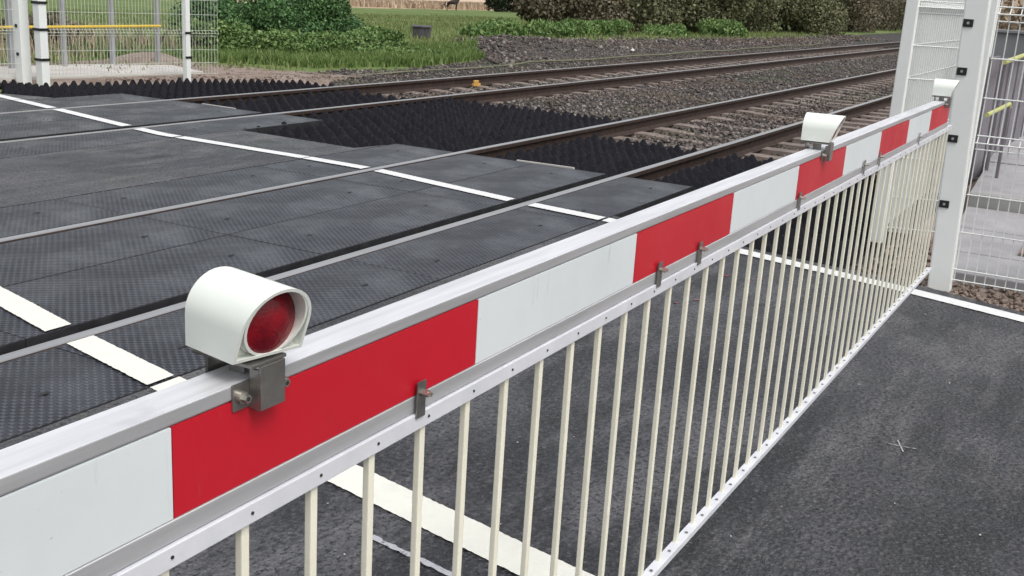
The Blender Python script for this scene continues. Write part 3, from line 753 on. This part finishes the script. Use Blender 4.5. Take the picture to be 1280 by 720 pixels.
def blades(name, P, hgt, zf, m, width=.008, lab=None, cat=None):
    k = len(P); h = rng.uniform(hgt[0], hgt[1], k); a = rng.uniform(0, 6.28, k)
    lean = rng.uniform(.1, .55, k) * h; b2 = rng.uniform(0, 6.28, k)
    Z = np.array([zf(x, y) for x, y in P])
    wx, wy = np.cos(a) * width, np.sin(a) * width
    X, Y = P[:, 0], P[:, 1]; lx, ly = np.cos(b2) * lean, np.sin(b2) * lean
    V = np.stack([np.stack([X - wx, Y - wy, Z], 1), np.stack([X + wx, Y + wy, Z], 1), np.stack([X + wx * .7 + lx * .4, Y + wy * .7 + ly * .4, Z + h * .6], 1),
                  np.stack([X + lx, Y + ly, Z + h], 1), np.stack([X - wx * .7 + lx * .4, Y - wy * .7 + ly * .4, Z + h * .6], 1)], 1)
    F = np.arange(5)[None] + (np.arange(k) * 5)[:, None]
    o = npmesh(name, V.reshape(-1, 3), F, m); return tag(o, lab, cat, None, 'stuff')
GG = leafmat('grass_blade', (.085, .150, .034), (.145, .225, .06), (.27, .32, .13))
GF = leafmat('field_grass_blade', (.12, .16, .05), (.17, .215, .07), (.26, .27, .13))
def grass_pts(n, xr, wr):
    x = rng.uniform(*xr, n); d = rng.uniform(0, 1, n) ** 1.3 * wr
    y = np.array([max(north(a), dtop(a) if 8 < a < 16.2 else 0) for a in x]) + .02 + d
    return np.stack([x, y], 1)
P = grass_pts(60000, (12.0, 22.0), 4.5)
P = P[(P[:, 1] - np.array([north(a) for a in P[:, 0]])) < 4.5 * np.clip((22.0 - P[:, 0]) / 4.5, 0, 1) + .0]
clump = np.array([mnoise.noise(Vector((x * 1.3, y * 1.3, 0))) for x, y in P])
blades('verge_grass', P[clump > -.3], (.05, .19), zfield, GG, .012, 'rank green grass on the verge beyond the tracks', 'grass')
P = np.stack([rng.uniform(10, 60, 40000), 0 * np.arange(40000)], 1)
P[:, 1] = np.array([north(a) for a in P[:, 0]]) + .3 + rng.uniform(0, 1, 40000) ** 1.2 * 24
blades('field_grass', P, (.06, .16), zfield, GF, .014, 'short grass of the pasture beyond the verge', 'grass')
P = np.stack([rng.uniform(7.5, 14, 1500), rng.uniform(13.6, 17, 1500)], 1)
blades('fence_reeds', P, (.2, .6), lambda x, y: -.1, GT, .006, 'dry brown reeds behind the far mesh fence', 'reeds')
P = np.stack([rng.uniform(86, 190, 30000), rng.uniform(60, 86, 30000)], 1)
blades('far_reeds', P, (.4, .8), lambda x, y: zfield(x, y), GT, .10, 'pale tan reed bed at the far side of the field behind the horse', 'reeds')

# ------------------------------------------------------------------ mesh fences
def wire_panel(p, q, zs_h, z0, z1, parent, m, folds=(), r=.0028, pitch=.05, bulge=.025):
    """welded wire panel from p to q (x,y); folds: z of V-bends; local coords of parent (parent at origin+loc)"""
    mb = MB(); d = Vector((q[0] - p[0], q[1] - p[1], 0)); L = d.length; d.normalize(); nrm = Vector((d.y, -d.x, 0))
    n = int(L / pitch)
    def pt(s, z, off=0): return Vector((p[0], p[1], z)) + d * s + nrm * off
    def sq(a, b_, r_): mb.tube([a, b_], r_, 4)
    for k in range(n + 1):
        s = (L - n * pitch) / 2 + k * pitch
        zz_ = [z0]; of = [0]
        for f in sorted(folds): zz_ += [f - .035, f, f + .035]; of += [0, bulge, 0]
        zz_.append(z1); of.append(0)
        mb.tube([pt(s, z, o) for z, o in zip(zz_, of)], r, 4)
    for z in zs_h: mb.tube([pt(0, z, r * 2), pt(L, z, r * 2)], r, 4)
    for f in folds:
        for dz_, of_ in ((-.035, r * 2), (.035, r * 2), (0, bulge + r)): mb.tube([pt(0, f + dz_, of_), pt(L, f + dz_, of_)], r, 4)
    return mb.build('wire_panel', m, parent)
def post(x, y, w_, h_, parent, m, name='post', rz=0, z0=-.05):
    mb = MB(); c_, s_ = math.cos(rz) * w_ / 2, math.sin(rz) * w_ / 2
    mb.prism([(x - c_ + s_, y - s_ - c_), (x + c_ + s_, y + s_ - c_), (x + c_ - s_, y + s_ + c_), (x - c_ - s_, y - s_ + c_)], z0, h_)
    return mb.build(name, m, parent, bevel=.006)

# near right fence: broad post and the panel running off to the right
OX, OY = 6.06, .69
f = empty('mesh_fence', (OX, OY, 0))
tag(f, 'near white welded mesh fence with a broad white post at the tip of the boom', 'fence', 'white mesh fences')
# post: leans very slightly, like the photo
mb = MB(); hw = .058
for (za, zb_, lean) in ((-.03, 2.1, .066),):
    c0, c1 = -.030, -.030 + lean
    mb.raw([(u + 0, v + c0, za) for u, v in ((-hw, -hw), (.02, -hw), (.02, hw), (-hw, hw))] + [(u, v + c1, zb_) for u, v in ((-hw, -hw), (.02, -hw), (.02, hw), (-hw, hw))],
           [(3, 2, 1, 0), (4, 5, 6, 7), (0, 1, 5, 4), (1, 2, 6, 5), (2, 3, 7, 6), (3, 0, 4, 7)])
p_ = mb.build('post', M['post_white'], f, bevel=.008)
for z in (.436, .776, 1.115, 1.352, 1.80):
    mb = MB(); yc = -.030 + .066 * z / 2.1 + .034
    mb.box(-hw - .007, -hw - .0005, yc - .030, yc + .018, z - .019, z + .019)
    c = mb.build('clip', M['black_plastic'], p_, bevel=.002)
    mb = MB(); mb.tube([(-hw - .007, yc - .006, z), (-hw - .010, yc - .006, z)], .007, 8); mb.build('bolt', M['galv'], c)
wire_panel((.0, -.085), (.0, -2.8), (.035, .093, .293, .493, .99, 1.187, 1.69, 1.89), .02, 2.02, f, M['mesh_white'], folds=(.765, 1.404), r=.0036, pitch=.05, bulge=.04)
post(.03, -2.85, .08, 2.1, f, M['post_white'])
# lineside return fence behind it
f = empty('mesh_fence', (7.15, 1.20, 0))
tag(f, 'dense white mesh corner fence behind the boom tip, running back along the track', 'fence', 'white mesh fences')
post(0, 0, .072, 2.1, f, M['post_white']); post(.15, -.43, .06, 2.1, f, M['post_white']); post(2.4, .0, .06, 2.1, f, M['post_white']); post(4.75, .02, .06, 2.1, f, M['post_white'])
wire_panel((.03, -.03), (.15, -.42), (.05, .25, .5, .99, 1.19, 1.6), .02, 2.02, f, M['mesh_white'], folds=(.72, 1.42), r=.0034, pitch=.0127)
wire_panel((.05, .0), (2.38, .0), (.05, .25, .5, .99, 1.19, 1.6), .02, 2.02, f, M['mesh_white'], folds=(.72, 1.42), r=.0034, pitch=.0127)
wire_panel((2.42, .0), (4.7, .02), (.05, .25, .5, .99, 1.19, 1.6), .02, 2.02, f, M['mesh_white'], folds=(.72, 1.42), r=.0034, pitch=.0127)
# far left fence
f = empty('mesh_fence', (8.57, 11.26, 0))
tag(f, 'cream white mesh fence beyond the crossing, wide post at left', 'fence', 'white mesh fences')
p1 = post(0, 0, .125, 2.1, f, M['post_white'])
for z in (.30, .62, .95, 1.5):
    mb = MB(); mb.box(-.072, -.063, -.02, .015, z - .018, z + .018); mb.build('clip', M['black_plastic'], p1)
p2 = post(.03, -.30, .105, 2.1, f, M['post_white'])
for z in (.26, .60, .90, 1.5):
    mb = MB(); mb.box(-.032, .092, -.362, -.238, z - .014, z + .014); mb.build('hinge_band', M['black_plastic'], p2)
p3 = post(1.97, -.62, .075, 2.1, f, M['post_white'])
for z in (.26, .57, 1.2):
    mb = MB(); mb.box(1.925, 2.015, -.665, -.645, z - .014, z + .014); mb.build('clip', M['black_plastic'], p3)
HZ = (.05, .19, .355, .80, .98, 1.6)
wire_panel((.09, -.31), (1.93, -.61), HZ, .03, 2.02, f, M['mesh_cream'], folds=(.565, 1.3), r=.0024, pitch=.045)
wire_panel((2.01, -.63), (2.40, -.75), HZ, .03, 2.02, f, M['mesh_cream'], folds=(.565, 1.3), r=.0024, pitch=.045)
wire_panel((-2.2, .35), (-.07, .01), HZ, .03, 2.02, f, M['mesh_cream'], folds=(.565, 1.3), r=.0024, pitch=.045)
# galvanised posts with a yellow rail behind the far fence
f = empty('guard_rail', (9.2, 12.28, 0)); tag(f, 'grey post guard rail with one long yellow bar behind the far mesh fence', 'guard rail')
for k, x in enumerate((-.02, .78, 1.58, 2.40)): post(x, 0, .06, 1.7, f, M['galv'])
mb = MB(); mb.tube([(-1.4, -.07, .53), (2.40, -.07, .545)], .018, 8); mb.build('yellow_bar', M['yellow'], f)
mb = MB(); mb.tube([(-1.4, -.07, 1.1), (2.40, -.07, 1.11)], .018, 8); mb.build('yellow_bar', M['yellow'], f)

# ------------------------------------------------------------------ footpath, palings and rails right of the near fence
def slab(name, poly, z0, z1, label, m='slab'):
    mb = MB(); mb.prism(poly, z0, z1); o = mb.build(name, M[m], bevel=.008); return tag(o, label, 'slab', 'concrete path slabs behind the near mesh fence')
slab('concrete_slab', [(6.28, -1.2), (6.28, .74), (6.85, .76), (6.85, -1.2)], -.2, .03, 'front pale concrete slab nearest the mesh fence')
slab('concrete_slab', [(6.862, -1.2), (6.862, .76), (7.66, .80), (7.66, -1.2)], -.2, .032, 'second pale concrete slab counted from the mesh fence')
slab('concrete_slab', [(7.672, -1.2), (7.672, .80), (8.55, .84), (8.55, -1.2)], -.2, .034, 'third concrete slab, at the foot of the low grey step')
slab('concrete_step', [(8.56, -1.2), (8.56, .84), (8.68, .85), (8.68, -1.2)], -.2, .13, 'low grey concrete step across the path behind the mesh fence', 'slab_edge')
slab('concrete_slab', [(8.69, -1.2), (8.69, .85), (10.6, .93), (10.6, -1.2)], -.2, .125, 'pale concrete slab just above the low grey step')
slab('concrete_slab', [(10.62, -1.2), (10.62, .93), (14.5, 1.15), (14.5, -1.2)], -.2, .135, 'farthest and longest concrete slab of the path')
mb = MB(); bp_ = [(6.98, .36), (6.95, -.35), (7.9, -.3), (8.35, .32)]
mb.raw([(x_, y_, .036) for x_, y_ in bp_] + [(6.98, .36, .052), (6.95, -.35, .10), (7.9, -.3, .12), (8.35, .32, .062)],
                  [(3, 2, 1, 0), (4, 5, 6, 7), (0, 1, 5, 4), (1, 2, 6, 5), (2, 3, 7, 6), (3, 0, 4, 7)])
tag(mb.build('wooden_board', M['brownwood'], bevel=.004), 'brown wedge of board lying on the slabs at the right edge', 'board')
f = empty('paling_fence', (8.9, 1.06, 0)); tag(f, 'grey purple paling fence along the path behind the near mesh fence', 'fence')
k = 0
x, y = 0.0, 0.0
while x < 9:
    mb = MB(); h_ = 1.02
    hh = .10
    mb.prism([(x, y - .012), (x + .46, y - .012 - .02), (x + .46, y + .012 - .02), (x, y + .012)], hh - .1, h_ + .04 * math.sin(k))
    mb.build('paling', M['pale_slat'], f, bevel=.003); x += .60; y -= .026; k += 1
mb = MB()
for z in (.3, .85): mb.raw([(0, .016, z), (9, -.37, z), (9, -.33, z), (0, .055, z), (0, .016, z + .07), (9, -.37, z + .07), (9, -.33, z + .07), (0, .055, z + .07)],
                           [(3, 2, 1, 0), (4, 5, 6, 7), (0, 1, 5, 4), (1, 2, 6, 5), (2, 3, 7, 6), (3, 0, 4, 7)])
mb.build('cross_rail', M['galv'], f)
f = empty('handrail', (8.4, .72, 0)); tag(f, 'lime yellow handrail on grey posts beside the concrete path', 'handrail')
mb = MB(); mb.tube([(.2, .098, .70), (1.2, .042, .722), (1.22, .04, .69)], .016, 8); mb.tube([(1.5, .16, 1.03), (9, .16, 1.08)], .020, 8)
mb.build('rail_bar', M['lime'], f)
for x, y, h_ in ((1.2, .042, .70), (1.6, .16, 1.02), (5.0, .16, 1.04), (8.8, .16, 1.06)): post(x, y, .026, h_, f, M['pale_slat'], z0=.02)
mb = MB(); mb.box(20, 20.4, -6, 2.16, -.1, 1.12); mb.box(19.96, 20.44, -6.02, 2.18, 1.12, 1.17)
tag(mb.build('low_wall', M['wall'], bevel=.01), 'low grey wall across the path seen through the near mesh', 'wall')
bush((24, .2, -.1), (2.2, 2.0, 2.2), 9000, (.06, .13), GT, 'tan dry bush behind the low grey wall at right', 'bush', None, 'dry_bush', twigs=20)
bush((19.0, .9, .0), (.6, 1.2, .72), 4000, (.03, .07), G4, 'dark green shrub in front of the low grey wall', 'shrub', None, 'dark_shrub', twigs=8)
bush((95, 9, -.3), (9, 5, 4.5), 9000, (.2, .4), GT, 'distant tan bush closing the line of the track', 'bush', None, 'dry_bush', twigs=8)

tag(sheet('hill', np.linspace(250, 700, 30), lambda x: np.linspace(-260, 420, 40), lambda x, y: -3 + min(1, (x - 250) / 200) * (26 + 6 * nz(x, y, .01)), M['far_hill']), kind='structure')
# ------------------------------------------------------------------ small things
mb = MB(); pts = [(x, north(x) * 0 + 10.62 + .05 * math.sin(x * .7) + (.12 if x > 20 else 0), -.115 + .012 * math.sin(x * 1.3)) for x in np.arange(13.6, 45, .6)]
mb.tube(pts, .022, 6); tag(mb.build('trackside_cable', M['cable'], smooth=True), 'old greenish cable lying along the far edge of the ballast', 'cable')
f = empty('black_tub', (24.5, 16.3, -.06), .5); tag(f, 'weathered black tub standing upside down in the grass', 'tub')
mb = MB(); mb.extr([(-.30, 0), (.30, 0), (.33, .27), (-.33, .27)], -.22, .22, 'y'); mb.build('tub_body', M['black_tub'], f, bevel=.03)
mb = MB(); mb.box(-.36, .36, -.25, .25, .27, .31)
mb.build('tub_rim', M['black_tub'], f, bevel=.015)
mb = MB(); mb.box(-.10, .10, -.025, .02, 0, .045); mb.prism([(-.09, -.02), (.04, -.025), (.08, .02), (-.07, .02)], .045, .09)
o = mb.build('orange_marker', M['orange'], bevel=.008); o.location = (14.8, 8.80, -.145); o['label'] = 'small dull orange marker block beside the farthest rail foot'; o['category'] = 'marker'
def litter(loc, s, label):
    mb = MB(); mb.raw([(-s, -s * .6, 0), (s, -s * .5, .01), (s * .8, s * .6, .0), (-s * .7, s * .5, .01), (-s * .2, 0, s * 1.2), (s * .5, .1 * s, s * .9)], [(0, 1, 5, 4), (1, 2, 5), (2, 3, 4, 5), (3, 0, 4), (3, 2, 1, 0)])
    o = mb.build('pale_stone', M['whitebit']); o.location = loc; tag(o, label, 'stone', 'pale stones by the track')
litter((28.3, 11.9, -.13), .07, 'single white stone on the ballast shoulder below the hedge')
litter((44.0, 13.0, -.12), .09, 'white stone far along the ballast by the yellow-green clump')
litter((14.9, 11.5, -.04), .03, 'small pale stone on the bare earth at the edge of the grass')
# long dead stalks lying on the ballast between the tracks
for a, c, lab in (((13.6, 6.9), (11.9, 5.75), 'dark dead stalk lying across the ballast between the tracks, the nearer one'), ((20.5, 6.9), (17.0, 6.1), 'dark dead stalk lying on the ballast, farther along'), ):
    mb = MB(); pts = [(a[0] + (c[0] - a[0]) * t, a[1] + (c[1] - a[1]) * t + .05 * math.sin(t * 4), -.10 + .012 * math.sin(t * 9)) for t in np.linspace(0, 1, 9)]
    mb.tube(pts, .011, 5); tag(mb.build('dead_stalk', M['twig']), lab, 'stalk', 'dead stalks on the ballast')

# ------------------------------------------------------------------ horse
def skin_body(name, chain, edges, radii, m, parent, lvl=2):
    me = bpy.data.meshes.new(name); me.from_pydata(chain, edges, []); o = bpy.data.objects.new(name, me); COL.objects.link(o)
    o.modifiers.new('skin', 'SKIN'); sk = me.skin_vertices
    if not sk: pass
    for i, r_ in enumerate(radii):
        me.skin_vertices[0].data[i].radius = r_ if isinstance(r_, tuple) else (r_, r_)
    me.skin_vertices[0].data[0].use_root = True
    s = o.modifiers.new('sub', 'SUBSURF'); s.levels = s.render_levels = lvl
    me.materials.append(m); o.parent = parent; return o
hz = -1.12
H = empty('horse', (84.65, 53.2, hz), R(-60)); tag(H, 'small dark brown horse standing far off in the field, head raised', 'horse'); H.scale = (.74, .74, .74)
V = [(-.55, 0, 1.12), (-.2, 0, 1.08), (.2, 0, 1.06), (.50, 0, 1.12), (.72, 0, 1.38), (.92, 0, 1.62), (1.10, 0, 1.56), (1.30, 0, 1.40)]
Ed = [(0, 1), (1, 2), (2, 3), (3, 4), (4, 5), (5, 6), (6, 7)]
Ra = [(.25, .27), (.26, .29), (.25, .28), (.24, .26), (.13, .18), (.09, .13), (.085, .10), (.055, .06)]
def leg(att, pts):
    i0 = len(V); prev = att
    for (x, y, z, r_) in pts: V.append((x, y, z)); Ra.append((r_, r_)); Ed.append((prev, len(V) - 1)); prev = len(V) - 1
for s in (-1, 1):
    d = .06 * s
    leg(0, [(-.55, .14 * s, .88, .13), (-.46 + d, .15 * s, .72, .085), (-.64 + d, .15 * s, .50, .05), (-.60 + d, .15 * s, .10, .036), (-.56 + d, .15 * s, .02, .05)])
    leg(3, [(.50, .13 * s, .85, .10), (.50 - d, .14 * s, .52, .05), (.50 - d, .14 * s, .12, .035), (.54 - d, .14 * s, .02, .05)])
for s in (-1, 1): leg(5, [(.93, .05 * s, 1.76, .025)])
skin_body('body', V, Ed, Ra, M['horse'], H)
skin_body('tail', [(-.78, 0, 1.15), (-.86, 0, .95), (-.86, 0, .60), (-.84, 0, .40)], [(0, 1), (1, 2), (2, 3)], [.05, .07, .07, .03], M['horse_dark'], H, 1)
mb = MB(); mb.raw([(.45, -.02, 1.36), (.62, -.02, 1.56), (.84, -.02, 1.76), (.84, .02, 1.76), (.62, .02, 1.56), (.45, .02, 1.36), (.52, 0, 1.28), (.72, 0, 1.44), (.88, 0, 1.66)],
                  [(0, 1, 4, 5), (1, 2, 3, 4), (0, 6, 7, 1), (1, 7, 8, 2), (5, 4, 7, 6), (4, 3, 8, 7)]); mb.build('mane', M['horse_dark'], H)
